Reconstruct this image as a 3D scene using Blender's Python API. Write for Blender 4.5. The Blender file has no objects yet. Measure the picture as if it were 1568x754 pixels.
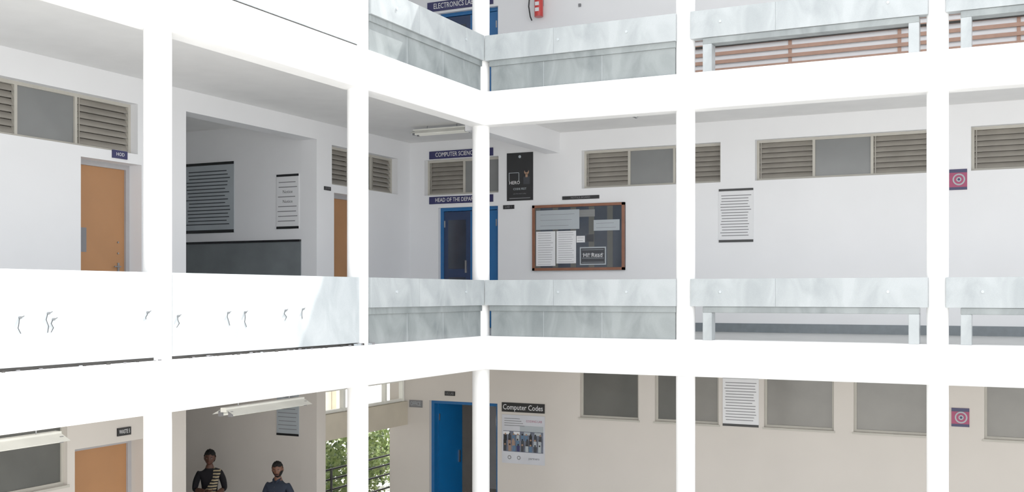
import bpy, bmesh, math, random
from mathutils import Vector, Matrix
random.seed(7)
S = bpy.context.scene
# ------------------------------------------------------------------ materials
def lin(c):
    return tuple((x/255/12.92 if x/255<=0.04045 else ((x/255+0.055)/1.055)**2.4) for x in c)
def mat(name, rgb, rough=0.6, metal=0.0, var=0.06, scale=3.0, bump=0.0, spec=0.5, bscale=60):
    m = bpy.data.materials.new(name); m.use_nodes = True
    nt = m.node_tree; b = nt.nodes['Principled BSDF']
    c = lin(rgb)
    tc = nt.nodes.new('ShaderNodeTexCoord')
    n = nt.nodes.new('ShaderNodeTexNoise'); n.inputs['Scale'].default_value = scale; n.inputs['Detail'].default_value = 5
    r = nt.nodes.new('ShaderNodeValToRGB')
    r.color_ramp.elements[0].position = 0.3; r.color_ramp.elements[1].position = 0.7
    r.color_ramp.elements[0].color = (*[x*(1-var) for x in c], 1)
    r.color_ramp.elements[1].color = (*[min(1, x*(1+var)) for x in c], 1)
    nt.links.new(tc.outputs['Object'], n.inputs['Vector'])
    nt.links.new(n.outputs['Fac'], r.inputs['Fac'])
    nt.links.new(r.outputs['Color'], b.inputs['Base Color'])
    b.inputs['Roughness'].default_value = rough; b.inputs['Metallic'].default_value = metal
    b.inputs['Specular IOR Level'].default_value = spec
    if bump > 0:
        n2 = nt.nodes.new('ShaderNodeTexNoise'); n2.inputs['Scale'].default_value = bscale
        bp = nt.nodes.new('ShaderNodeBump'); bp.inputs['Strength'].default_value = bump; bp.inputs['Distance'].default_value = 0.01
        nt.links.new(tc.outputs['Object'], n2.inputs['Vector'])
        nt.links.new(n2.outputs['Fac'], bp.inputs['Height']); nt.links.new(bp.outputs['Normal'], b.inputs['Normal'])
    return m
def granite(name, a, b_, rough=0.25, stretch=(0.9, 0.9, 0.5)):
    m = bpy.data.materials.new(name); m.use_nodes = True
    nt = m.node_tree; b = nt.nodes['Principled BSDF']
    tc = nt.nodes.new('ShaderNodeTexCoord'); mp = nt.nodes.new('ShaderNodeMapping')
    mp.inputs['Scale'].default_value = stretch
    n = nt.nodes.new('ShaderNodeTexNoise'); n.inputs['Scale'].default_value = 3; n.inputs['Detail'].default_value = 8; n.inputs['Distortion'].default_value = 0.8
    r = nt.nodes.new('ShaderNodeValToRGB')
    r.color_ramp.elements[0].position = 0.32; r.color_ramp.elements[1].position = 0.66
    r.color_ramp.elements[0].color = (*lin(a), 1); r.color_ramp.elements[1].color = (*lin(b_), 1)
    n2 = nt.nodes.new('ShaderNodeTexNoise'); n2.inputs['Scale'].default_value = 180
    mx = nt.nodes.new('ShaderNodeMixRGB'); mx.blend_type = 'OVERLAY'; mx.inputs['Fac'].default_value = 0.12
    nt.links.new(tc.outputs['Object'], mp.inputs['Vector']); nt.links.new(mp.outputs['Vector'], n.inputs['Vector'])
    nt.links.new(tc.outputs['Object'], n2.inputs['Vector'])
    nt.links.new(n.outputs['Fac'], r.inputs['Fac']); nt.links.new(r.outputs['Color'], mx.inputs['Color1'])
    nt.links.new(n2.outputs['Fac'], mx.inputs['Color2']); nt.links.new(mx.outputs['Color'], b.inputs['Base Color'])
    b.inputs['Roughness'].default_value = rough
    return m
def stripes(name, a, b_, scale, direction='Z'):
    m = bpy.data.materials.new(name); m.use_nodes = True
    nt = m.node_tree; b = nt.nodes['Principled BSDF']
    tc = nt.nodes.new('ShaderNodeTexCoord'); w = nt.nodes.new('ShaderNodeTexWave')
    w.bands_direction = direction; w.inputs['Scale'].default_value = scale; w.inputs['Distortion'].default_value = 0.8
    r = nt.nodes.new('ShaderNodeValToRGB'); r.color_ramp.interpolation = 'CONSTANT'
    r.color_ramp.elements[0].color = (*lin(a), 1); r.color_ramp.elements[1].color = (*lin(b_), 1); r.color_ramp.elements[1].position = 0.62
    nt.links.new(tc.outputs['Object'], w.inputs['Vector']); nt.links.new(w.outputs['Fac'], r.inputs['Fac'])
    nt.links.new(r.outputs['Color'], b.inputs['Base Color']); b.inputs['Roughness'].default_value = 0.8
    return m

WHITE = mat('facade_white_paint', (246, 246, 246), 0.7, var=0.02, bump=0.05)
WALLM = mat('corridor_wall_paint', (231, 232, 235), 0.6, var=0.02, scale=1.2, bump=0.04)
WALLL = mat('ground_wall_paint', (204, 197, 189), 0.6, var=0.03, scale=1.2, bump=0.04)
CEIL = mat('ceiling_paint', (228, 228, 228), 0.8, var=0.03)
FLOORM = mat('floor_tile', (176, 178, 178), 0.35, var=0.08)
PAVE = mat('courtyard_paving', (205, 203, 198), 0.8, var=0.08, scale=6)
GRAN = granite('rail_granite', (142, 149, 152), (170, 176, 179), 0.22)
GRAND = granite('lower_granite', (104, 111, 113), (136, 143, 144), 0.18)
GRANL = granite('panel_granite', (164, 172, 177), (190, 197, 201), 0.25)
SKIRT = mat('skirting_granite', (106, 114, 120), 0.3, var=0.1, scale=9)
DADO = mat('dado_paint', (104, 110, 113), 0.25, var=0.12, scale=2)
BLACK = mat('black_plastic', (14, 14, 17), 0.4)
DARK = mat('dark_gap', (40, 38, 36), 0.8)
FRAME = mat('window_frame_beige', (176, 172, 162), 0.45)
LOUV = mat('louvre_glass', (140, 135, 127), 0.3, var=0.12)
SLOT = mat('louvre_gap', (66, 62, 58), 0.8)
PANE = mat('frosted_pane', (112, 114, 114), 0.25, var=0.08, scale=1.5)
PANED = mat('dark_pane', (74, 75, 72), 0.15, var=0.15, scale=1.2)
PANEL_ = mat('curtained_pane', (110, 108, 103), 0.2, var=0.15, scale=1.2)
ORANGE = mat('tan_wood_door', (164, 112, 68), 0.5, var=0.06, scale=2)
DFRAME = mat('door_frame_grey', (160, 158, 160), 0.5)
BLUE = mat('blue_door_paint', (12, 86, 148), 0.35, var=0.05)
BLUE_SHADE = mat('blue_door_shaded', (16, 38, 74), 0.35)  # left leaf's blue, darkened to carry the shade of the door reveal
NAVY = mat('navy_sign', (28, 28, 76), 0.4)
PAPER = mat('paper_white', (222, 223, 226), 0.6, var=0.02)
PAPERG = mat('paper_grey', (160, 168, 174), 0.6, var=0.05)
INK = mat('ink', (44, 46, 52), 0.6)
PINK = mat('poster_magenta', (150, 48, 88), 0.5)
RED = mat('red_paint', (190, 36, 32), 0.35)
WOOD = mat('board_wood', (124, 74, 50), 0.4, var=0.12, scale=8)
SLAT = mat('slat_wood', (164, 124, 104), 0.5, var=0.1, scale=8)
BOARD = mat('notice_felt', (40, 48, 60), 0.12, var=0.25, scale=2)
METAL = mat('steel', (150, 152, 155), 0.3, metal=0.9)
TUBE = mat('tube_white', (240, 240, 232), 0.3)
GREY = mat('mid_grey', (110, 110, 114), 0.5)
BEIGE = mat('beige_paint', (196, 186, 166), 0.7)
LEAF = mat('leaf_green', (128, 148, 84), 0.6, var=0.4, scale=6)
LEAF2 = mat('leaf_dark', (86, 108, 62), 0.6, var=0.4, scale=6)
BARK = mat('bark', (80, 64, 48), 0.9)
SKIN1 = mat('skin_dark', (74, 46, 36), 0.55, spec=.3)
SKIN2 = mat('skin_brown', (96, 62, 47), 0.55, spec=.3)
HAIR = mat('hair_black', (10, 9, 9), 0.75, spec=.2)
EYE = mat('eye_white', (160, 154, 148), 0.3)
LIP = mat('lips', (88, 44, 40), 0.5)
STR = stripes('striped_shawl', (18, 16, 20), (166, 148, 112), 7.0, 'Z')
BLK = mat('black_cloth', (16, 15, 19), 0.9, spec=.2)
SHIRT = mat('slate_shirt', (32, 38, 50), 0.9, var=0.1, spec=.2)
TROU = mat('dark_trousers', (30, 30, 36), 0.85)
SHOE = mat('shoe', (20, 18, 18), 0.4)

# ------------------------------------------------------------------ mesh builder
class MB:
    def __init__(s): s.v=[]; s.f=[]; s.m=[]; s.mats=[]; s.sm=[]
    def mi(s, m):
        if m not in s.mats: s.mats.append(m)
        return s.mats.index(m)
    def add(s, vs, fs, m, smooth=False):
        o=len(s.v); s.v += [tuple(v) for v in vs]
        i=s.mi(m)
        for f in fs: s.f.append([o+k for k in f]); s.m.append(i); s.sm.append(smooth)
    def box(s, T, u0,u1,w0,w1,z0,z1, m):
        vs=[T(u,w,z) for z in (z0,z1) for w in (w0,w1) for u in (u0,u1)]
        s.add(vs, [(0,1,3,2),(4,6,7,5),(0,4,5,1),(2,3,7,6),(0,2,6,4),(1,5,7,3)], m)
    def cyl(s, p, q, r, m, n=16, r2=None):
        p=Vector(p); q=Vector(q); d=(q-p).normalized(); r2=r if r2 is None else r2
        a=d.orthogonal().normalized(); b=d.cross(a)
        vs=[]
        for c,rr in ((p,r),(q,r2)):
            for i in range(n):
                t=2*math.pi*i/n; vs.append(c+a*rr*math.cos(t)+b*rr*math.sin(t))
        fs=[(i,(i+1)%n,n+(i+1)%n,n+i) for i in range(n)]
        s.add(vs,fs,m,True); s.add(vs[:n],[tuple(range(n))],m); s.add(vs[n:],[tuple(range(n))],m)
    def mesh(s, me, m, M=Matrix.Identity(4), smooth=True, fn=None):
        o=len(s.v); s.v += [tuple(M@v.co) for v in me.vertices]
        for p in me.polygons:
            mm = fn(p.center) if fn else m
            s.f.append([o+k for k in p.vertices]); s.m.append(s.mi(mm)); s.sm.append(smooth)
    def text(s, T, txt, size, m, u, z, w, maxw=None):
        c=bpy.data.curves.new('t','FONT'); c.body=txt; c.size=size; c.align_x='CENTER'; c.align_y='CENTER'; c.resolution_u=2
        ob=bpy.data.objects.new('t',c); S.collection.objects.link(ob)
        dg=bpy.context.evaluated_depsgraph_get(); me=bpy.data.meshes.new_from_object(ob.evaluated_get(dg))
        xs=[v.co.x for v in me.vertices]; sc=1.0
        if maxw and xs and max(xs)-min(xs)>maxw: sc=maxw/(max(xs)-min(xs))
        s.add([T(u+v.co.x*sc, w, z+v.co.y) for v in me.vertices],[tuple(p.vertices) for p in me.polygons],m)
        bpy.data.objects.remove(ob); bpy.data.meshes.remove(me)
    def done(s, name, bevel=0, recalc=True, weld=False):
        me=bpy.data.meshes.new(name)
        c=Vector((0,0,0))
        if s.v:
            lo=[min(v[i] for v in s.v) for i in range(3)]; hi=[max(v[i] for v in s.v) for i in range(3)]
            c=Vector([(a+b)/2 for a,b in zip(lo,hi)])
        me.from_pydata([tuple(Vector(v)-c) for v in s.v],[],s.f)
        for m in s.mats: me.materials.append(m)
        for p,i,sm in zip(me.polygons,s.m,s.sm): p.material_index=i; p.use_smooth=sm
        if recalc:
            bm=bmesh.new(); bm.from_mesh(me)
            if weld: bmesh.ops.remove_doubles(bm,verts=bm.verts,dist=1e-5)
            bmesh.ops.recalc_face_normals(bm,faces=bm.faces); bm.to_mesh(me); bm.free()
        ob=bpy.data.objects.new(name,me); ob.location=c; S.collection.objects.link(ob)
        if bevel:
            b=ob.modifiers.new('bevel','BEVEL'); b.width=bevel; b.segments=2; b.limit_method='ANGLE'
        return ob
I3=lambda u,w,z: Vector((u,w,z))
# ------------------------------------------------------------------ layout
CX, CY = -7.147, 13.76          # courtyard corner of the two facades
BW = 0.25
XL, YR = -10.32, 16.93          # corridor back walls
XMAX, YMIN = 9.0, -4.0
XB, YB = -15.0, 20.5
H = 3.5
TR = lambda u,w,z: Vector((u, YR-w, z))      # right-wing back wall, w towards courtyard
TL = lambda u,w,z: Vector((XL+w, u, z))      # left-wing back wall
LOBY = 14.09
TB = lambda u,w,z: Vector((u, LOBY-w, z))    # lobby side wall
TFR = lambda u,w,z: Vector((u, CY-w, z))     # facade right
TFL = lambda u,w,z: Vector((CX+w, u, z))     # facade left

def prism(name, pts, z0, z1, msid, mtop=None, mbot=None):
    b=MB(); n=len(pts)
    b.add([(x,y,z0) for x,y in pts],[tuple(range(n))],mbot or msid)
    b.add([(x,y,z1) for x,y in pts],[tuple(range(n))],mtop or msid)
    b.add([(x,y,z0) for x,y in pts]+[(x,y,z1) for x,y in pts],[(i,(i+1)%n,n+(i+1)%n,n+i) for i in range(n)],msid)
    return b.done(name, weld=True)

def wall(name, T, u0,u1,z0,z1, th, ops, m):
    us=sorted({u0,u1,*[o[0] for o in ops],*[o[1] for o in ops]}); us=[u for u in us if u0<=u<=u1]
    zs=sorted({z0,z1,*[o[2] for o in ops],*[o[3] for o in ops]}); zs=[z for z in zs if z0<=z<=z1]
    def solid(i,j):
        if i<0 or j<0 or i>=len(us)-1 or j>=len(zs)-1: return False
        cu=(us[i]+us[i+1])/2; cz=(zs[j]+zs[j+1])/2
        return not any(a<cu<b and c<cz<d for a,b,c,d in ops)
    b=MB()
    for i in range(len(us)-1):
        for j in range(len(zs)-1):
            if not solid(i,j): continue
            a,c=us[i],us[i+1]; d,e=zs[j],zs[j+1]
            for w in (0,-th): b.add([T(a,w,d),T(c,w,d),T(c,w,e),T(a,w,e)],[(0,1,2,3)],m)
            if not solid(i-1,j): b.add([T(a,0,d),T(a,-th,d),T(a,-th,e),T(a,0,e)],[(0,1,2,3)],m)
            if not solid(i+1,j): b.add([T(c,0,d),T(c,-th,d),T(c,-th,e),T(c,0,e)],[(0,1,2,3)],m)
            if not solid(i,j-1): b.add([T(a,0,d),T(c,0,d),T(c,-th,d),T(a,-th,d)],[(0,1,2,3)],m)
            if not solid(i,j+1): b.add([T(a,0,e),T(c,0,e),T(c,-th,e),T(a,-th,e)],[(0,1,2,3)],m)
    return b.done(name, weld=True)

# ground
gb=MB(); gb.box(I3,-45,40,-30,50,-3.7,-3.5,PAVE); gb.done('ground')
# slabs / beams
for k,nm in ((0,'floor_first'),(1,'floor_second'),(2,'roof_slab')):
    z=k*H
    pts=[(CX-BW,YMIN),(CX-BW,CY+BW),(XMAX,CY+BW),(XMAX,YB),(XB,YB),(XB,YMIN)]
    prism(nm,pts,z-0.15,z,CEIL,FLOORM,CEIL)
    bp=[(CX,YMIN),(CX,CY),(XMAX,CY),(XMAX,CY+BW),(CX-BW,CY+BW),(CX-BW,YMIN)]
    ob=prism('edge_beam',bp,z-0.48,z,WHITE)
    bv=ob.modifiers.new('b','BEVEL'); bv.width=0.012; bv.segments=2
# unseen roof parapet, height picked so it shades the corner from the sun
prism('roof_parapet',bp,7.0,7.5,WHITE)
# cross beams at the corner
for z in (H,0,2*H):
    cb=MB(); cb.box(I3,-7.60,-7.35,CY+BW,YR,z-0.5,z-0.15,WALLM if z>0 else WALLL); cb.done('ceiling_beam')
# columns
cols=[(CX-0.125,7.50),(CX-0.125,10.74),(CX-0.125,CY+0.125),(-4.217,CY+0.125),(-1.105,CY+0.125),(2.0,CY+0.125),(5.1,CY+0.125),(8.2,CY+0.125),(CX-0.125,4.3),(CX-0.125,1.1),(CX-0.125,-2.1)]
for (x,y) in cols:
    b=MB()
    for z in (-3.5,0,3.5): b.cyl((x,y,z),(x,y,z+H-0.48),0.125,WHITE,40)
    b.done('round_column')

# ------------------------------------------------------------------ back walls
WZ0,WZ1=2.38,3.02
winR=[(-10.02,-8.52),(-6.95,-4.57),(-4.02,-1.40),(-0.90,1.72),(2.3,4.9)]
winL=[(7.70,10.30),(14.50,16.50),(4.6,7.2)]
doorL=[(9.39,10.367),(14.56,15.5)]
opsR=[(a,b,WZ0,WZ1) for a,b in winR]+[(-9.73,-8.53,0,2.15)]
opsR2=[(-9.73,-8.53,H,H+2.15)]
lowwin=[(-6.98,-5.94),(-5.66,-4.60),(-3.88,-2.82),(-2.53,-1.45),(-0.725,0.4),(0.9,2.0)]
opsR0=[(a,b,-1.48,-0.45) for a,b in lowwin]+[(-9.92,-8.54,-3.5,-1.32)]
TH=0.22
wall('wall_right_first',TR,XL,XMAX,0,3.35,TH,opsR,WALLM)
wall('wall_right_second',TR,XL,XMAX,3.5,6.85,TH,opsR2,WALLM)
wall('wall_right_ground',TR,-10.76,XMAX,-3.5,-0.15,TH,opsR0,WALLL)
LT=0.30
opL=[(a,b,WZ0,WZ1) for a,b in winL]+[(a,b,0,2.25) for a,b in doorL]+[(11.166,LOBY,0,3.06)]
wall('wall_left_first',TL,YMIN,YR,0,3.35,LT,opL,WALLM)
wall('wall_left_second',TL,YMIN,YR,3.5,6.85,LT,[],WALLM)
opL0=[(7.2,9.19,-1.65,-0.5),(9.30,10.40,-3.5,-1.25),(11.166,LOBY,-3.5,-0.44),(14.33,YR,-3.5,-0.3)]
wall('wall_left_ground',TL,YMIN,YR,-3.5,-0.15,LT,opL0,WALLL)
# lobby side walls and outer shell
XI=XL-LT
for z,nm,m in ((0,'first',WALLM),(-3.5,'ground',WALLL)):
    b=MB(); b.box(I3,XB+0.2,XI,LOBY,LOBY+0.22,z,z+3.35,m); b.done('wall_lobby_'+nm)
    b=MB(); b.box(I3,XB+0.2,XI,10.86,11.08,z,z+3.35,m); b.done('wall_lobby_near_'+nm)
for z,nm in ((-3.5,'ground'),(0,'first'),(3.5,'second')):
    yend = LOBY+0.22 if z<0 else YB
    b=MB(); b.box(I3,XB,XB+0.2,YMIN,yend,z,z+3.35,WALLM); b.done('wall_west_'+nm)
    b=MB(); b.box(I3,(XB if z>=0 else -10.76),XMAX,YB-0.2,YB,z,z+3.35,WALLM); b.done('wall_north_'+nm)
    b=MB(); b.box(I3,XMAX-0.2,XMAX,CY+BW,YB-0.2,z,z+3.35,WALLM); b.done('wall_east_'+nm)
    b=MB(); b.box(I3,XB+0.2,CX-BW,YMIN,YMIN+0.2,z,z+3.35,WALLM); b.done('end_cap_south_'+nm)  # unseen end wall, added to stop light leaking into the left corridor
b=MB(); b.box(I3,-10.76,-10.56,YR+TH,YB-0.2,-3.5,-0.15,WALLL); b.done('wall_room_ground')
# skirting
b=MB(); b.box(TR,-8.5,XMAX-0.2,0,0.015,0.0,0.14,SKIRT); b.done('baseboard_right')
b=MB(); b.box(TL,YMIN+0.2,9.3,0,0.015,0,0.14,SKIRT); b.done('baseboard_left')
# lobby dado
b=MB(); b.box(TB,XB+0.2,XI,0.001,0.02,0,1.44,DADO); b.box(TB,XB+0.2,XI,0.001,0.045,1.44,1.475,BLACK); b.done('lobby_dado')

# ------------------------------------------------------------------ windows
wn=[0]
def louvre_window(T,u0,u1,z0,z1,kinds,rec=0.12):
    wn[0]+=1; b=MB(); f=0.04
    b.box(T,u0,u1,-rec-0.05,-rec,z0,z0+f,FRAME); b.box(T,u0,u1,-rec-0.05,-rec,z1-f,z1,FRAME)
    n=len(kinds); pw=(u1-u0-f)/n
    for i in range(n+1):
        b.box(T,u0+i*pw,u0+i*pw+f,-rec-0.05,-rec,z0+f,z1-f,FRAME)
    for i,k in enumerate(kinds):
        a=u0+i*pw+f; c=u0+(i+1)*pw
        if k=='g':
            b.box(T,a,c,-rec-0.035,-rec-0.025,z0+f,z1-f,PANE)
        else:
            ns=7; h=(z1-z0-2*f)/ns
            b.box(T,a,c,-rec-0.09,-rec-0.08,z0+f,z1-f,SLOT)
            for j in range(ns):
                zz=z0+f+j*h
                vs=[T(a,-rec-0.005,zz+0.004),T(c,-rec-0.005,zz+0.004),T(c,-rec-0.055,zz+h-0.002),T(a,-rec-0.055,zz+h-0.002),
                    T(a,-rec-0.012,zz),T(c,-rec-0.012,zz),T(c,-rec-0.062,zz+h-0.006),T(a,-rec-0.062,zz+h-0.006)]
                b.add(vs,[(0,1,2,3),(4,5,6,7),(0,1,5,4),(2,3,7,6),(0,3,7,4),(1,2,6,5)],LOUV)
            b.box(T,a+0.02,a+0.035,-rec-0.01,-rec,z0+f,z1-f,LOUV)
    return b.done('window_%d'%wn[0])
for a,c in winR: louvre_window(TR,a,c,WZ0,WZ1,'lgl' if c-a>1.6 else 'lg')
for a,c in winL: louvre_window(TL,a,c,WZ0,WZ1,'lgl')
def plain_window(T,u0,u1,z0,z1,m,panes=1,rec=0.06,m2=None):
    wn[0]+=1; b=MB(); f=0.035
    b.box(T,u0,u1,-rec-0.05,-rec,z0,z0+f,FRAME); b.box(T,u0,u1,-rec-0.05,-rec,z1-f,z1,FRAME)
    pw=(u1-u0-f)/panes
    for i in range(panes+1): b.box(T,u0+i*pw,u0+i*pw+f,-rec-0.05,-rec,z0+f,z1-f,FRAME)
    for i in range(panes): b.box(T,u0+i*pw+f,u0+(i+1)*pw,-rec-0.03,-rec-0.02,z0+f,z1-f,m2 if (m2 and i) else m)
    b.box(T,u0-0.02,u1+0.02,0.001,0.02,z0-0.03,z0,FRAME)
    b.done('window_%d'%wn[0])
for i,(a,c) in enumerate(lowwin): plain_window(TR,a,c,-1.48,-0.45,PANED if i<2 else PANEL_,2 if i==1 else 1,m2=PANEL_)
plain_window(TL,7.2,9.19,-1.65,-0.5,PANED,1)

# ------------------------------------------------------------------ doors
dn=[0]
def orange_door(u0,u1,z,top,T=TL):
    dn[0]+=1; b=MB(); r=-0.24; f=0.06
    b.box(T,u0,u0+f,r-0.05,r+0.03,z,z+top-f,DFRAME); b.box(T,u1-f,u1,r-0.05,r+0.03,z,z+top-f,DFRAME)
    b.box(T,u0,u1,r-0.05,r+0.03,z+top-f,z+top,DFRAME)
    b.box(T,u0+f,u1-f,r-0.04,r,z+0.01,z+top-f,ORANGE)
    b.box(T,u0+f+0.03,u0+f+0.24,r,r+0.006,z+1.12,z+1.42,GREY)
    b.box(T,u0+f+0.05,u0+f+0.22,r+0.006,r+0.01,z+1.15,z+1.39,GREY)
    hu=u1-f-0.12
    b.box(T,hu,hu+0.03,r,r+0.012,z+0.85,z+1.0,METAL)
    b.cyl(T(hu+0.015,r+0.01,z+.95),T(hu+0.015,r+0.05,z+.95),0.009,METAL,10)
    b.cyl(T(hu+0.015,r+0.05,z+.95),T(hu-0.09,r+0.05,z+.95),0.009,METAL,10)
    for zz in (1.12,1.26): b.cyl(T(hu+0.01,r,z+zz),T(hu+0.01,r+0.015,z+zz),0.012,METAL,10)
    b.done('door_%d'%dn[0])
orange_door(9.39,10.367,0,2.25); orange_door(14.56,15.5,0,2.25); orange_door(9.30,10.40,-3.5,2.25)
def leaf(b,O,ang,width,hgt,z,m,glass=None):
    d=Vector((math.cos(ang),math.sin(ang),0)); n=Vector((-d.y,d.x,0))
    T=lambda u,w,zz: Vector((O[0],O[1],0))+d*u+n*w+Vector((0,0,zz))
    b.box(T,0,width,-0.02,0.02,z+0.01,z+hgt,m)
    st=0.09
    if glass:
        b.box(T,st,width-st,-0.024,0.024,z+1.05,z+hgt-0.15,glass)
        b.box(T,st,width-st,-0.024,0.024,z+0.2,z+0.9,glass)
    b.box(T,width-0.10,width-0.07,-0.045,0.045,z+0.98,z+1.2,METAL)
    for zz in (0.3,1.8): b.box(T,0.005,0.03,-0.03,0.03,z+zz,z+zz+0.12,METAL)
def blue_door(u0,u1,z,top,openleft):
    dn[0]+=1; b=MB(); f=0.06; r=-0.12
    b.box(TR,u0,u0+f,r-0.1,r+0.04,z,z+top-f,BLUE); b.box(TR,u1-f,u1,r-0.1,r+0.04,z,z+top-f,BLUE)
    b.box(TR,u0,u1,r-0.1,r+0.04,z+top-f,z+top,BLUE)
    mid=(u1+u0)/2; hw=(u1-u0)/2-f
    yh=YR-r+0.0
    leaf(b,(u1-f,yh),math.pi if not openleft else math.radians(100),hw,top-f-0.01,z,BLUE)
    if openleft: leaf(b,(u0+f,yh+0.09),math.radians(openleft),hw,top-f-0.01,z,BLUE)
    else: leaf(b,(u0+f,yh),0,hw,top-f-0.01,z,BLUE_SHADE,BOARD)
    b.done('door_%d'%dn[0])
blue_door(-9.73,-8.53,0,2.15,0)
blue_door(-9.73,-8.53,H,2.15,0)
blue_door(-9.92,-8.54,-3.5,2.18,76)

# ------------------------------------------------------------------ parapets
def parapet_full(T,u0,u1,z,studs):
    b=MB(); b.box(T,u0,u1,-0.15,-0.035,z+0.03,z+0.80,GRANL)
    b.box(T,u0+0.02,u1-0.02,-0.13,-0.055,z,z+0.03,DARK)
    f=-0.035
    for s_,dz,k in studs:
        b.cyl(T(s_,f,z+dz),T(s_,f+0.02,z+dz),0.010,METAL,10)
        p=T(s_,f+0.003,z+dz)
        for q in range(3):
            e=T(s_+random.uniform(-0.02,0.03),f+0.003,z+dz-0.035*k*(q+1)); b.cyl(p,e,0.003,INK,6); p=e
        b.cyl(T(s_+.01,f+.003,z+dz),T(s_+0.045,f+.003,z+dz+0.012),0.003,INK,6)
    b.done('parapet_panel',0.004)
def rail(T,u0,u1,z,bolts):
    b=MB(); b.box(T,u0,u1,-0.15,0.0,z+0.44,z+0.80,GRAN)
    for s_ in bolts: b.cyl(T(s_,0,z+0.63),T(s_,0.012,z+0.63),0.018,GRANL,12)
    b.box(T,u0+ (u1-u0)*0.38,u0+(u1-u0)*0.38+0.004,-0.02,0.002,z+0.44,z+0.8,GRAND)
    b.done('parapet_rail',0.008)
def lower_box(T,u0,u1,z):
    b=MB(); b.box(T,u0,u1,-0.17,-0.05,z,z+0.36,GRAND); b.box(T,u0-0.02,u1+0.01,-0.20,-0.03,z+0.36,z+0.439,GRAND)
    for k in (0.3,0.62): b.box(T,u0+(u1-u0)*k,u0+(u1-u0)*k+0.006,-0.052,-0.048,z,z+0.36,GRAN)
    b.done('granite_base_block',0.006)
def portal(T,u0,u1,z):
    b=MB(); b.box(T,u0,u0+0.12,-0.20,-0.02,z,z+0.36,GRAN); b.box(T,u1-0.12,u1,-0.20,-0.02,z,z+0.36,GRAN)
    b.box(T,u0,u1,-0.20,-0.02,z+0.36,z+0.439,GRAND)
    b.done('granite_opening_frame',0.006)
E=0.10
ys=[-2.1,1.1,4.3,7.50,10.74,CY+0.125]
for z in (0,H):
    for i in range(4):
        a,c=ys[i]+E,ys[i+1]-E
        st=[]
        if i==2: st=[(5.93,0.42,1.2),(6.20,0.45,1.5),(6.25,0.40,1),(7.28,0.44,.6)]
        if i==3: st=[(7.66,0.40,1),(8.35,0.42,1.2),(8.60,0.42,1.4),(9.25,0.43,1),(9.55,0.44,1)]
        if z>0: st=st[1:3]
        parapet_full(TFL,a,c,z,st)
    rail(TFL,10.74+E,CY-0.01,z,[11.4,13.2]); lower_box(TFL,10.74+E+0.03,CY-0.03,z)
    rail(TFR,CX+0.0,-4.217-E,z,[-6.0,-5.0]); lower_box(TFR,CX+0.08,-4.217-E-0.02,z)
    xs=[-4.217,-1.105,2.0,5.1,8.2]
    for i in range(4):
        rail(TFR,xs[i]+E,xs[i+1]-E,z,[xs[i]+0.5,xs[i+1]-0.55]); portal(TFR,xs[i]+0.26,xs[i+1]-0.2,z)
# loose mortar and debris left along the beam ledge
b=MB()
for i in range(110):
    if i<60: y=random.gauss(10.72,0.12)
    else: y=random.uniform(5,10.6)
    x=CX-0.012-random.random()*0.012
    s_=random.uniform(0.005,0.016)*(1.6 if i<60 else 1)
    b.box(I3,x-0.006,x+0.006,y-s_*1.4,y+s_*1.4,0.0,s_,random.choice([DARK,GREY,PAPERG]))
b.done('mortar_debris')

# second-floor timber slats on the wall
b=MB()
for i in range(7):
    zz=H+0.50+i*0.13
    b.box(TR,-5.1,3.0,0.02,0.045,zz,zz+0.055,SLAT)
for u in (-5.1,-3.5,-1.9,-0.3,1.3,2.95): b.box(TR,u,u+0.05,0.001,0.02,H+0.0,H+1.4,SLAT)
b.box(TR,-5.1,3.0,0.045,0.075,H+1.02,H+1.05,DARK)
b.done('timber_slat_panel')
b=MB(); b.box(TR,-8.4,-8.15,0.001,0.05,H,H+1.2,SLAT); b.box(TR,-8.38,-8.17,0.05,0.06,H+0.1,H+1.1,WOOD); b.done('wooden_cupboard')

# ------------------------------------------------------------------ signs and posters
def sign(name,T,u0,u1,z0,z1,m,txt=None,tm=PAPER,th=0.02,ts=0.8):
    b=MB(); b.box(T,u0,u1,0.001,th,z0,z1,m)
    if txt: b.text(T,txt,(z1-z0)*ts,tm,(u0+u1)/2,(z0+z1)/2,th+0.003,(u1-u0)*0.8)
    return b.done(name)
sign('department_sign',TR,-9.91,-8.62,3.03,3.17,NAVY,'COMPUTER SCIENCE DEPT')
sign('office_sign',TR,-9.91,-8.62,2.22,2.35,NAVY,'HEAD OF THE DEPARTMENT')
sign('department_sign',TR,-9.95,-8.62,H+2.19,H+2.36,NAVY,'ELECTRONICS LAB DEPT')
sign('room_plate',TR,-8.42,-8.21,2.08,2.15,BLACK,'LAB 1',GREY)
sign('room_plate',TR,-9.59,-9.385,-1.22,-1.14,BLACK,'UG LAB',GREY)
sign('room_plate',TR,-10.33,-10.06,-1.46,-1.33,GREY,'OFFICE',PAPERG)
sign('room_plate',TL,9.87,10.11,2.29,2.39,NAVY,'HOD',ts=.6)
sign('room_plate',TL,14.28,14.45,2.27,2.33,BLACK,'STORE',GREY)
sign('room_plate',TL,9.95,10.17,-1.17,-1.07,BLACK,'WASTE 5',ts=.7)
sign('notice_title_strip',TR,-7.30,-6.63,2.20,2.26,BLACK,'NOTICE BOARD',GREY)
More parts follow.
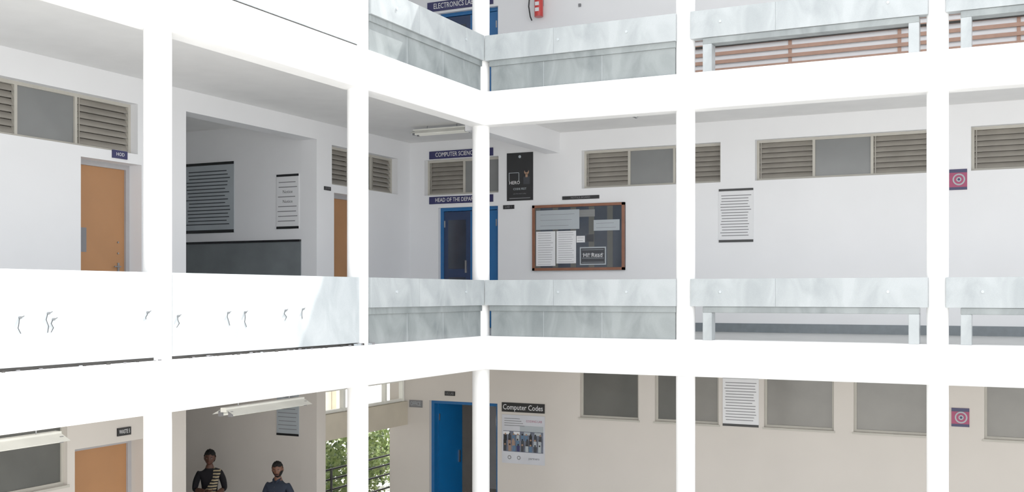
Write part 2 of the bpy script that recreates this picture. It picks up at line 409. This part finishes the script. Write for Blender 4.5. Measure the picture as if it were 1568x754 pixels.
def text_poster(name,T,u0,u1,z0,z1,rows,base=PAPER,top=True,bars=GREY,heads=()):
    b=MB(); b.box(T,u0,u1,0.001,0.012,z0,z1,base)
    h=z1-z0; w=u1-u0
    b.box(T,u0,u1,0.012,0.02,z0,z0+0.035*h+0.01,BLACK)
    if top: b.box(T,u0,u1,0.012,0.02,z1-0.03*h-0.01,z1,BLACK)
    for i in range(rows):
        zz=z0+h*(0.1+0.8*(i+0.5)/rows); k=0.04+0.06*random.random(); e=0.06+0.12*random.random()
        if i in heads: b.text(T,'Notice',h*0.08,BLACK,(u0+u1)/2,zz,0.014); continue
        b.box(T,u0+w*k,u1-w*e,0.012,0.0135,zz-h*0.008,zz+h*0.007,bars)
    b.done(name)
text_poster('rules_poster',TR,-4.594,-4.043,1.42,2.267,15)
text_poster('rules_poster',TR,-4.531,-3.96,-1.49,-0.70,14)
text_poster('lobby_poster',TB,-13.05,-11.98,1.62,2.80,16,base=PAPERG,bars=INK)
text_poster('lobby_poster',TB,-11.10,-10.66,1.65,2.53,9,base=PAPER,heads=(4,6))
text_poster('lobby_poster',TB,-11.10,-10.66,-1.68,-0.95,9,base=PAPERG)
# magenta round-logo posters
for z0,z1,u in ((2.11,2.41,-1.19),(-1.32,-1.05,-1.16)):
    b=MB(); b.box(TR,u,u+0.24,0.001,0.012,z0,z1,PINK); zc=(z0+z1)/2
    b.box(TR,u,u+0.24,0.012,0.015,z1-0.05,z1,NAVY); b.box(TR,u,u+0.24,0.012,0.015,z0,z0+0.04,NAVY)
    b.cyl(TR(u+0.13,0.012,zc),TR(u+0.13,0.018,zc),0.085,PAPERG,24); b.cyl(TR(u+0.13,0.018,zc),TR(u+0.13,0.021,zc),0.065,PINK,24)
    b.cyl(TR(u+0.13,0.021,zc),TR(u+0.13,0.024,zc),0.035,PAPERG,20); b.cyl(TR(u+0.13,0.024,zc),TR(u+0.13,0.026,zc),0.018,NAVY,20)
    b.done('safety_poster')
# black event poster
b=MB(); b.box(TR,-8.35,-7.85,0.001,0.015,2.22,3.05,BLACK)
PS=mat('poster_skin',(150,116,92),0.6)
b.cyl(TR(-7.97,0.015,2.71),TR(-7.97,0.018,2.71),0.045,PS,18); b.box(TR,-7.99,-7.95,0.015,0.018,2.62,2.68,PS)
b.cyl(TR(-7.97,0.015,2.735),TR(-7.97,0.0185,2.735),0.035,BLACK,18)
b.box(TR,-8.03,-7.91,0.015,0.0175,2.5,2.63,INK)
b.cyl(TR(-8.1,0.015,2.98),TR(-8.1,0.018,2.98),0.025,PAPERG,16)
b.box(TR,-8.31,-8.12,0.015,0.017,2.70,2.708,PAPERG); b.box(TR,-8.31,-8.302,0.015,0.017,2.56,2.70,PAPERG); b.box(TR,-8.12,-8.112,0.015,0.017,2.56,2.70,PAPERG)
b.text(TR,'HERO',0.08,PAPER,-8.2,2.53,0.018,0.2); b.text(TR,'CODE FEST',0.05,PAPERG,-8.1,2.42,0.018,0.35); b.text(TR,'join the event today',0.03,GREY,-8.1,2.34,0.018,0.38)
b.box(TR,-8.30,-7.9,0.015,0.017,2.255,2.268,GREY)
b.done('event_poster')
# computer codes poster
b=MB(); b.box(TR,-8.447,-7.63,0.001,0.02,-1.45,-1.29,BLACK); b.text(TR,'Computer Codes',0.13,PAPER,-8.04,-1.37,0.024,0.76)
b.done('poster_heading_board')
b=MB(); PH=mat('poster_photo',(86,92,108),0.5,var=0.5,scale=9); PL=mat('poster_pale',(196,198,206),0.5)
TEAL=mat('poster_teal',(70,100,130),0.5); TAN=mat('poster_tan',(140,112,96),0.5)
b.box(TR,-8.447,-7.63,0.001,0.012,-2.343,-1.50,PL)
b.box(TR,-8.42,-7.655,0.012,0.014,-2.14,-1.78,PH); b.box(TR,-8.1,-7.655,0.012,0.0138,-1.78,-1.68,PAPERG)
for r_ in range(3):
    for i in range(9):
        u=-8.41+i*0.083+random.uniform(-.01,.01); zb_=-2.13+0.09*r_
        b.box(TR,u,u+0.055,0.0145+.0005*(3-r_),0.0155+.0005*(3-r_),zb_,zb_+0.10,random.choice([NAVY,BLACK,PAPERG,INK,TEAL,TAN,INK]))
        b.cyl(TR(u+0.027,0.0145,zb_+.115),TR(u+0.027,0.0175,zb_+.115),0.016,random.choice([PS,BLACK]),12)
for i in range(4): b.box(TR,-8.42+i*0.2,-8.3+i*0.2,0.014,0.0155,-1.84,-1.79,random.choice([PAPER,PAPERG]))
for i in range(4): b.box(TR,-8.40,-8.1+0.03*i,0.012,0.014,-1.57-0.04*i,-1.56-0.04*i,GREY)
b.text(TR,'CODING LAB',0.055,PINK,-7.83,-1.60,0.015,0.3)
for u in (-8.3,-8.12): b.cyl(TR(u,0.012,-2.24),TR(u,0.015,-2.24),0.035,GREY,16); b.cyl(TR(u,0.015,-2.24),TR(u,0.017,-2.24),0.02,PL,16)
b.text(TR,'partners',0.06,INK,-7.83,-2.24,0.015,0.3)
b.done('computer_codes_poster')
# notice board
b=MB(); u0,u1,z0,z1=-7.845,-6.17,1.0,2.12
b.box(TR,u0,u1,0.001,0.03,z0,z1,BOARD)
for a,c,d,e in ((u0,u1,z0,z0+0.045),(u0,u1,z1-0.045,z1),(u0,u0+0.045,z0,z1),(u1-0.045,u1,z0,z1)): b.box(TR,a,c,0.001,0.06,d,e,WOOD)
def paper(a,c,d,e,m,n=0):
    b.box(TR,a,c,0.03,0.034,d,e,m)
    for i in range(n):
        zz=d+(e-d)*(i+0.7)/(n+0.5); b.box(TR,a+(c-a)*0.1,c-(c-a)*(0.1+0.15*random.random()),0.034,0.035,zz-0.003,zz+0.003,GREY)
paper(-7.78,-6.98,1.70,2.03,PAPERG,3); paper(-7.78,-7.42,1.08,1.67,PAPER,14); paper(-7.40,-7.04,1.12,1.67,PAPER,14)
paper(-6.97,-6.50,1.09,1.39,PAPERG); b.box(TR,-6.95,-6.52,0.034,0.036,1.11,1.37,INK)
b.text(TR,'Hi! Read',0.1,PAPER,-6.735,1.25,0.038,0.36)
for i in range(4): b.box(TR,-6.93,-6.54,0.036,0.037,1.13+0.07*i,1.135+0.07*i,PAPERG)
paper(-7.03,-6.88,1.47,1.58,PAPER,2); paper(-6.85,-6.72,1.48,1.60,INK); paper(-6.72,-6.26,1.66,1.84,PAPERG,2); paper(-6.98,-6.7,1.9,2.02,PANE,1)
for i in range(5): b.box(TR,-7.8+i*0.33,-7.7+i*0.33,0.031,0.032,1.05,2.07,PANED)
b.done('notice_board')
b=MB(); b.box(TR,-7.0,-6.96,0.001,0.03,1.95+H,2.0+H,GREY); b.done('switch_box')

# fire extinguisher, upper floor
b=MB(); ex=-7.70; zb=H+1.84
b.cyl((ex,YR-0.10,zb),(ex,YR-0.10,zb+0.42),0.075,RED,24)
b.cyl((ex,YR-0.10,zb+0.42),(ex,YR-0.10,zb+0.49),0.075,RED,24,0.03)
b.cyl((ex,YR-0.10,zb+0.49),(ex,YR-0.10,zb+0.54),0.025,BLACK,16)
b.box(I3,ex-0.09,ex+0.03,YR-0.115,YR-0.085,zb+0.54,zb+0.565,BLACK); b.box(I3,ex-0.09,ex+0.02,YR-0.11,YR-0.09,zb+0.585,zb+0.6,RED)
pts=[(ex-0.03,zb+0.53),(ex-0.12,zb+0.5),(ex-0.17,zb+0.38),(ex-0.19,zb+0.2),(ex-0.16,zb+0.02),(ex-0.13,zb-0.05)]
for p,q in zip(pts,pts[1:]): b.cyl((p[0],YR-0.1,p[1]),(q[0],YR-0.1,q[1]),0.012,BLACK,10)
for k in range(3): b.box(TR,ex-0.035,ex+0.035,0.172,0.178,zb+0.08+k*0.1,zb+0.14+k*0.1,PAPER)
b.box(TR,ex-0.05,ex+0.05,0.001,0.03,zb+0.2,zb+0.3,METAL)
b.done('fire_extinguisher')

# tube lights
def tube_light(p,q,zc,drop,name='tube_light'):
    p=Vector(p); q=Vector(q); d=(q-p).normalized(); n=Vector((-d.y,d.x,0)); L=(q-p).length
    T=lambda u,w,z: Vector((p.x,p.y,0))+d*u+n*w+Vector((0,0,z))
    b=MB(); b.box(T,0,L,-0.04,0.04,zc,zc+0.05,TUBE)
    vs=[T(0,-0.04,zc+0.03),T(L,-0.04,zc+0.03),T(L,-0.16,zc-0.03),T(0,-0.16,zc-0.03)]
    b.add(vs,[(0,1,2,3)],TUBE); vs=[T(0,0.04,zc+0.03),T(L,0.04,zc+0.03),T(L,0.16,zc-0.03),T(0,0.16,zc-0.03)]; b.add(vs,[(0,1,2,3)],TUBE)
    for w in (-0.07,0.07):
        b.cyl(T(0.05,w,zc-0.03),T(L-0.05,w,zc-0.03),0.018,TUBE,12)
        for u in (0.02,L-0.06): b.box(T,u,u+0.04,w-0.02,w+0.02,zc-0.05,zc+0.01,GREY)
    if drop>0:
        for u in (0.25,L-0.25): b.cyl(T(u,0,zc+0.05),T(u,0,zc+0.05+drop),0.006,METAL,8)
    b.done(name)
tube_light((-8.2,5.8,0),(-8.2,7.2,0),-0.72,0.52)
tube_light((-8.2,9.46,0),(-8.2,10.89,0),-0.72,0.52)
tube_light((-9.25,15.3,0),(-8.2,15.3,0),3.25,0.05)
b=MB(); b.cyl((-5.5,15.3,3.35),(-5.5,15.3,3.27),0.01,METAL,8); b.cyl((-5.5,15.3,3.27),(-5.4,15.3,3.22),0.01,METAL,8); b.cyl((-5.4,15.3,3.22),(-5.34,15.3,3.28),0.01,METAL,8); b.done('ceiling_fan_hook')

# ------------------------------------------------------------------ passage to outside at ground floor
b=MB(); b.box(TL,14.34,YR-0.005,-0.28,-0.05,-1.78,-1.36,BEIGE); b.done('trim_transom')
wn[0]+=1; b=MB()
for u in (14.34,15.0,15.62,16.28,16.86): b.box(TL,u,u+0.06,-0.2,-0.12,-1.355,-0.305,TUBE)
for z in (-1.355,-1.0,-0.65,-0.36): b.box(TL,14.34,YR-0.01,-0.19,-0.13,z,z+0.05,TUBE)
b.done('window_%d'%wn[0])
b=MB()
for z in (-3.35,-3.0,-2.75,-2.57,-2.40): b.cyl((-10.9,14.4,z),(-10.9,19.5,z),0.018,BLACK,10)
for y in (14.42,15.3,16.3,17.4,18.4,19.48): b.cyl((-10.9,y,-3.5),(-10.9,y,-2.38),0.022,BLACK,10)
b.done('steel_railing')
b=MB()
b.box(I3,-21,-20.8,14,30,-3.5,-2.2,BEIGE)
for k in range(9): b.box(I3,-20.78,-20.6,14+k*1.9,14.2+k*1.9,-3.5,-2.1,BEIGE)
b.done('garden_wall')
b=MB()
b.box(I3,-19.0,-18.8,20.5,23.0,-3.5,1.5,BEIGE)
for k in range(6): b.box(I3,-18.8,-18.74,20.7,22.8,-3.0+0.7*k,-2.6+0.7*k,PANEL_)
b.done('neighbouring_building')
b=MB()
for c in range(330):
    cx=-13.0+random.uniform(-0.9,1.0); cy=random.uniform(15.0,21.5); cz=random.uniform(-3.4,-2.35+0.25*math.sin(cy*2))
    for k in range(26):
        p=Vector((cx,cy,cz))+Vector([random.gauss(0,0.12) for _ in range(3)])
        if p.z<-3.44: continue
        a=Vector([random.gauss(0,1) for _ in range(3)]).normalized(); q=a.orthogonal().normalized(); s_=random.uniform(0.04,0.075)
        b.add([p-a*s_,p+q*s_*0.5,p+a*s_,p-q*s_*0.5],[(0,1,2,3)],LEAF if random.random()<0.7 else LEAF2)
for c in range(14):
    y=15.2+c*0.45; b.cyl((-13.0,y,-3.5),(-13.0+random.uniform(-0.2,0.2),y+random.uniform(-0.2,0.2),-2.5),0.025,BARK,8,0.012)
b.done('hedge',recalc=False)

# ------------------------------------------------------------------ people
def skin_mesh(V,Ed,R,root=0,sub=2):
    me=bpy.data.meshes.new('s'); me.from_pydata(V,Ed,[]); ob=bpy.data.objects.new('s',me); S.collection.objects.link(ob)
    md=ob.modifiers.new('k','SKIN'); md.use_smooth_shade=True; md.branch_smoothing=0.4
    sv=me.skin_vertices[0].data
    for i,r in enumerate(R):
        sv[i].radius=r if isinstance(r,tuple) else (r,r); sv[i].use_root=(i==root)
    sd=ob.modifiers.new('u','SUBSURF'); sd.levels=sub; sd.render_levels=sub
    dg=bpy.context.evaluated_depsgraph_get(); out=bpy.data.meshes.new_from_object(ob.evaluated_get(dg))
    bpy.data.objects.remove(ob); return out
def ellipsoid(c,r,seg=24,ring=16,fn=None):
    bm=bmesh.new(); bmesh.ops.create_uvsphere(bm,u_segments=seg,v_segments=ring,radius=1)
    for v in bm.verts:
        p=v.co.copy()
        if fn: p=fn(p)
        v.co=Vector((c[0]+p.x*r[0],c[1]+p.y*r[1],c[2]+p.z*r[2]))
    me=bpy.data.meshes.new('e'); bm.to_mesh(me); bm.free(); return me
def person(name,loc,rotz,sc,skin,torso,legs,arms,long_hair,beard,head_rot,skirt,sleeve):
    M=Matrix.Translation(loc)@Matrix.Rotation(rotz,4,'Z')@Matrix.Scale(sc,4)
    b=MB()
    V=[(0,0,.93),(0,.0,1.05),(0,-.01,1.20),(0,0,1.32),(0,.005,1.40),(0,-.01,1.51)]
    R=[(.15,.105),(.13,.098),(.155,.11),(.145,.098),(.075,.068),(.052,.052)]
    Ed=[(0,1),(1,2),(2,3),(3,4),(4,5)]
    hands=[]
    for sgn,(el,wr) in zip((-1,1),arms):
        i=len(V); V+=[(sgn*.155,0,1.345),tuple((Vector((sgn*.185,0,1.32))+Vector(el))/2),el,tuple((Vector(el)+Vector(wr))/2),wr]
        R+=[.062,.054,.045,.040,.028]; Ed+=[(3,i),(i,i+1),(i+1,i+2),(i+2,i+3),(i+3,i+4)]
        hands.append((sgn,Vector(el),Vector(wr)))
    for sgn in (-1,1):
        i=len(V); V+=[(sgn*.085,0,.84),(sgn*.095,-.01,.66),(sgn*.10,-.015,.48),(sgn*.10,.01,.3),(sgn*.10,.02,.09),(sgn*.11,-.05,.045),(sgn*.115,-.15,.035)]
        R+=[.092,.08,.06,.055,.04,.04,.032]; Ed+=[(0,i)]+[(i+k,i+k+1) for k in range(6)]
    me=skin_mesh(V,Ed,R)
    def fn(c):
        if c.z>1.41 and abs(c.x)<.075: return skin
        if c.z<.10: return SHOE
        for sgn,el,wr in hands:
            d=wr-el; t=(c-el).dot(d)/d.length_squared
            if 0<t<1.3 and ((c-el)-d*t).length<.06 and t>sleeve: return skin
        return torso if c.z>.90 or abs(c.x)>.2 else legs
    b.mesh(me,torso,M,True,fn)
    if not skirt:
        for sg in (-1,1):
            vs=[M@Vector(p) for p in ((sg*.006,-.094,1.375),(sg*.066,-.05,1.43),(sg*.062,-.01,1.455),(sg*.022,-.075,1.43),(sg*.04,-.105,1.375))]
            b.add(vs,[(0,4,1,3),(1,2,3)],torso,False)
        for k in range(5): b.mesh(ellipsoid((0,-.118+.004*k,1.33-.07*k),(.006,.004,.006),8,6),BLACK,M)
    if skirt:
        rings=[(1.02,.135,.105),(.92,.175,.13),(.7,.19,.15),(.4,.21,.17),(.1,.24,.20)]; n=48; vs=[]
        for z,rx,ry in rings:
            for i in range(n):
                t=2*math.pi*i/n; k=1+.05*math.sin(9*t)*(1.02-z); vs.append(M@Vector((rx*k*math.cos(t),ry*k*math.sin(t),z)))
        b.add(vs,[(j*n+i,j*n+(i+1)%n,(j+1)*n+(i+1)%n,(j+1)*n+i) for j in range(4) for i in range(n)],legs,True)
        path=[(.10,.115,1.22,.07),(.105,.10,1.32,.065),(.11,.04,1.405,.055),(.11,-.04,1.40,.055),(.10,-.115,1.31,.06),(.055,-.142,1.22,.07),(.02,-.142,1.14,.09),(-.02,-.135,1.05,.11),(-.05,-.125,.97,.12)]
        vs=[]; n=len(path)
        for i,(x,y,z,hw) in enumerate(path):
            for j in (-1,-.5,0,.5,1):
                wv=.008*math.sin(j*5+i)
                vs.append(M@Vector((x+j*hw, y+(.025*j*j if y<-.1 else 0)+wv, z-(.02*j if 1<i<4 else -.04*j))))
        b.add(vs,[(i*5+j,i*5+j+1,(i+1)*5+j+1,(i+1)*5+j) for i in range(n-1) for j in range(4)],STR,True)
    for sgn,el,wr in hands:
        d=(wr-el).normalized(); side=Vector((0,-1,0)) if abs(d.y)<.6 else Vector((-sgn,0,0))
        side=(side-d*side.dot(d)).normalized(); nrm=d.cross(side).normalized()
        if nrm.dot(Vector((-sgn,0,0)))<0: nrm=-nrm
        pm=skin_mesh([tuple(wr-d*.01),tuple(wr+d*.04),tuple(wr+d*.085)],[(0,1),(1,2)],[(.022,.026),(.018,.036),(.014,.036)])
        b.mesh(pm,skin,M)
        for k,(o,l) in enumerate(((.030,.070),(.010,.080),(-.010,.075),(-.029,.058))):
            r0=wr+d*.075+side*o; p1=r0+d*l*.45+nrm*.008; p2=p1+d*l*.3+nrm*.015; p3=p2+d*l*.15+nrm*.018
            b.mesh(skin_mesh([tuple(r0),tuple(p1),tuple(p2),tuple(p3)],[(0,1),(1,2),(2,3)],[.009,.0085,.008,.006],0,1),skin,M)
        r0=wr+d*.02+side*.025; p1=r0+d*.03+side*.025+nrm*.005; p2=p1+d*.028+side*.008+nrm*.01
        b.mesh(skin_mesh([tuple(r0),tuple(p1),tuple(p2)],[(0,1),(1,2)],[.012,.010,.007],0,1),skin,M)
    HM=M@Matrix.Translation((0,-.012,1.572))@Matrix.Rotation(head_rot[0],4,'Z')@Matrix.Rotation(head_rot[1],4,'Y')@Matrix.Rotation(head_rot[2],4,'X')
    def shape(p):
        q=p.copy()
        if p.z<0: q.x*=1-.28*(-p.z)**1.5; q.y = q.y*(1-.15*(-p.z)) - .08*(-p.z)
        for ex in (-.38,.38):
            dd=(p.x-ex)**2+(p.z-.05)**2
            if p.y<0: q.y+=.08*math.exp(-dd*30)
        if p.y<0:
            q.y-=.26*math.exp(-(p.x**2)*70-((p.z+.18)**2)*40)+.10*math.exp(-(p.x**2)*90-((p.z+.02)**2)*30)
            q.y-=.06*math.exp(-(p.x**2)*14-((p.z+.52)**2)*60)+.08*math.exp(-(p.x**2)*18-((p.z+.88)**2)*50)
        return q
    b.mesh(ellipsoid((0,0,0),(.078,.090,.116),48,36,shape),skin,HM)
    for ex in (-.029,.029):
        b.mesh(ellipsoid((ex,-.072,.006),(.013,.008,.006),12,8),EYE,HM); b.mesh(ellipsoid((ex,-.0785,.006),(.006,.003,.0055),10,8),HAIR,HM)
        b.mesh(ellipsoid((ex,-.080,.024),(.018,.006,.0035),12,8),HAIR,HM)
        b.mesh(ellipsoid((ex*2.72,.008,-.005),(.010,.018,.028),14,10),skin,HM)
    b.mesh(ellipsoid((0,-.080,-.060),(.022,.010,.005),14,8),LIP,HM); b.mesh(ellipsoid((0,-.079,-.067),(.018,.009,.005),14,8),LIP,HM)
    if beard:
        b.mesh(ellipsoid((0,-.087,-.050),(.030,.010,.006),14,8),HAIR,HM)
        def bsh(p): return shape(p)*1.045
        bm=bmesh.new(); bm.from_mesh(ellipsoid((0,0,0),(.078,.090,.116),64,48,bsh))
        def inb(c):
            x,y,z=abs(c.x/.078),c.y/.09,c.z/.116
            if y>.2: return False
            edge=-.66+.62*max(0,min(1,(x-.30)/.45))**.8
            return z<edge
        bmesh.ops.delete(bm,geom=[f for f in bm.faces if not inb(f.calc_center_median())],context='FACES')
        me2=bpy.data.meshes.new('b'); bm.to_mesh(me2); bm.free(); b.mesh(me2,HAIR,HM)
    def hsh(p):
        q=shape(p); up=max(0,p.z)
        f=1.07+.08*up+(.05*math.sin(13*p.x+5*p.z)*math.sin(11*p.z+9*p.y)+.03*math.sin(29*p.x+17*p.y+23*p.z))
        if long_hair: f+=.06
        return q*f
    bm=bmesh.new(); bm.from_mesh(ellipsoid((0,.004,.002),(.078,.092,.112),56,40,hsh))
    def inh(c):
        y,z,x=c.y/.092,c.z/.112,abs(c.x/.078)
        if y<-.25: return z>.60-.12*x+.05*math.sin(7*c.x/.076)
        if y<.12: return z>.03+.57*((.12-y)/.37)
        return z>-.55
    bmesh.ops.delete(bm,geom=[f for f in bm.faces if not inh(f.calc_center_median())],context='FACES')
    me2=bpy.data.meshes.new('h'); bm.to_mesh(me2); bm.free(); b.mesh(me2,HAIR,HM)
    if long_hair: b.mesh(ellipsoid((0,.115,-.02),(.045,.04,.045),20,14),HAIR,HM)
    return b.done(name,recalc=False)
FL=-3.5
person('woman_in_striped_shawl',(-11.52,12.98,FL),math.radians(44),1.0,SKIN1,BLK,BLK,
       [((-.225,-.02,1.09),(-.07,-.24,1.10)),((.225,-.02,1.09),(.06,-.25,1.04))],True,False,(math.radians(-8),math.radians(4),math.radians(4)),True,0.25)
person('bearded_man_in_shirt',(-9.99,12.70,FL),math.radians(12),0.98,SKIN2,SHIRT,TROU,
       [((-.25,.03,1.07),(-.26,-.06,.83)),((.25,.03,1.07),(.25,-.07,.83))],False,True,(math.radians(14),math.radians(-5),math.radians(6)),False,0.85)

# ------------------------------------------------------------------ world, sun, camera
w=bpy.data.worlds.new('sky'); S.world=w; w.use_nodes=True
bg=w.node_tree.nodes['Background']; bg.inputs['Color'].default_value=(0.95,0.975,1.0,1); bg.inputs['Strength'].default_value=1.55
sl=bpy.data.lights.new('sun','SUN'); sl.energy=7.0; sl.angle=math.radians(0.6); sl.color=(1,0.97,0.92)
so=bpy.data.objects.new('sun',sl); S.collection.objects.link(so); so.location=(5,10,20)
so.rotation_euler=Vector((0.5,1.0,1.75)).to_track_quat('Z','Y').to_euler()
cam=bpy.data.cameras.new('camera'); co=bpy.data.objects.new('camera',cam); S.collection.objects.link(co)
co.location=(0,0,0.607); co.rotation_euler=(math.radians(90),0,math.radians(26))
cam.sensor_width=36; cam.lens=36*1659/1568; cam.shift_y=73/1568; cam.clip_end=300
S.camera=co
S.view_settings.view_transform='Standard'; S.view_settings.look='None'; S.view_settings.exposure=0.6; S.view_settings.gamma=1.25
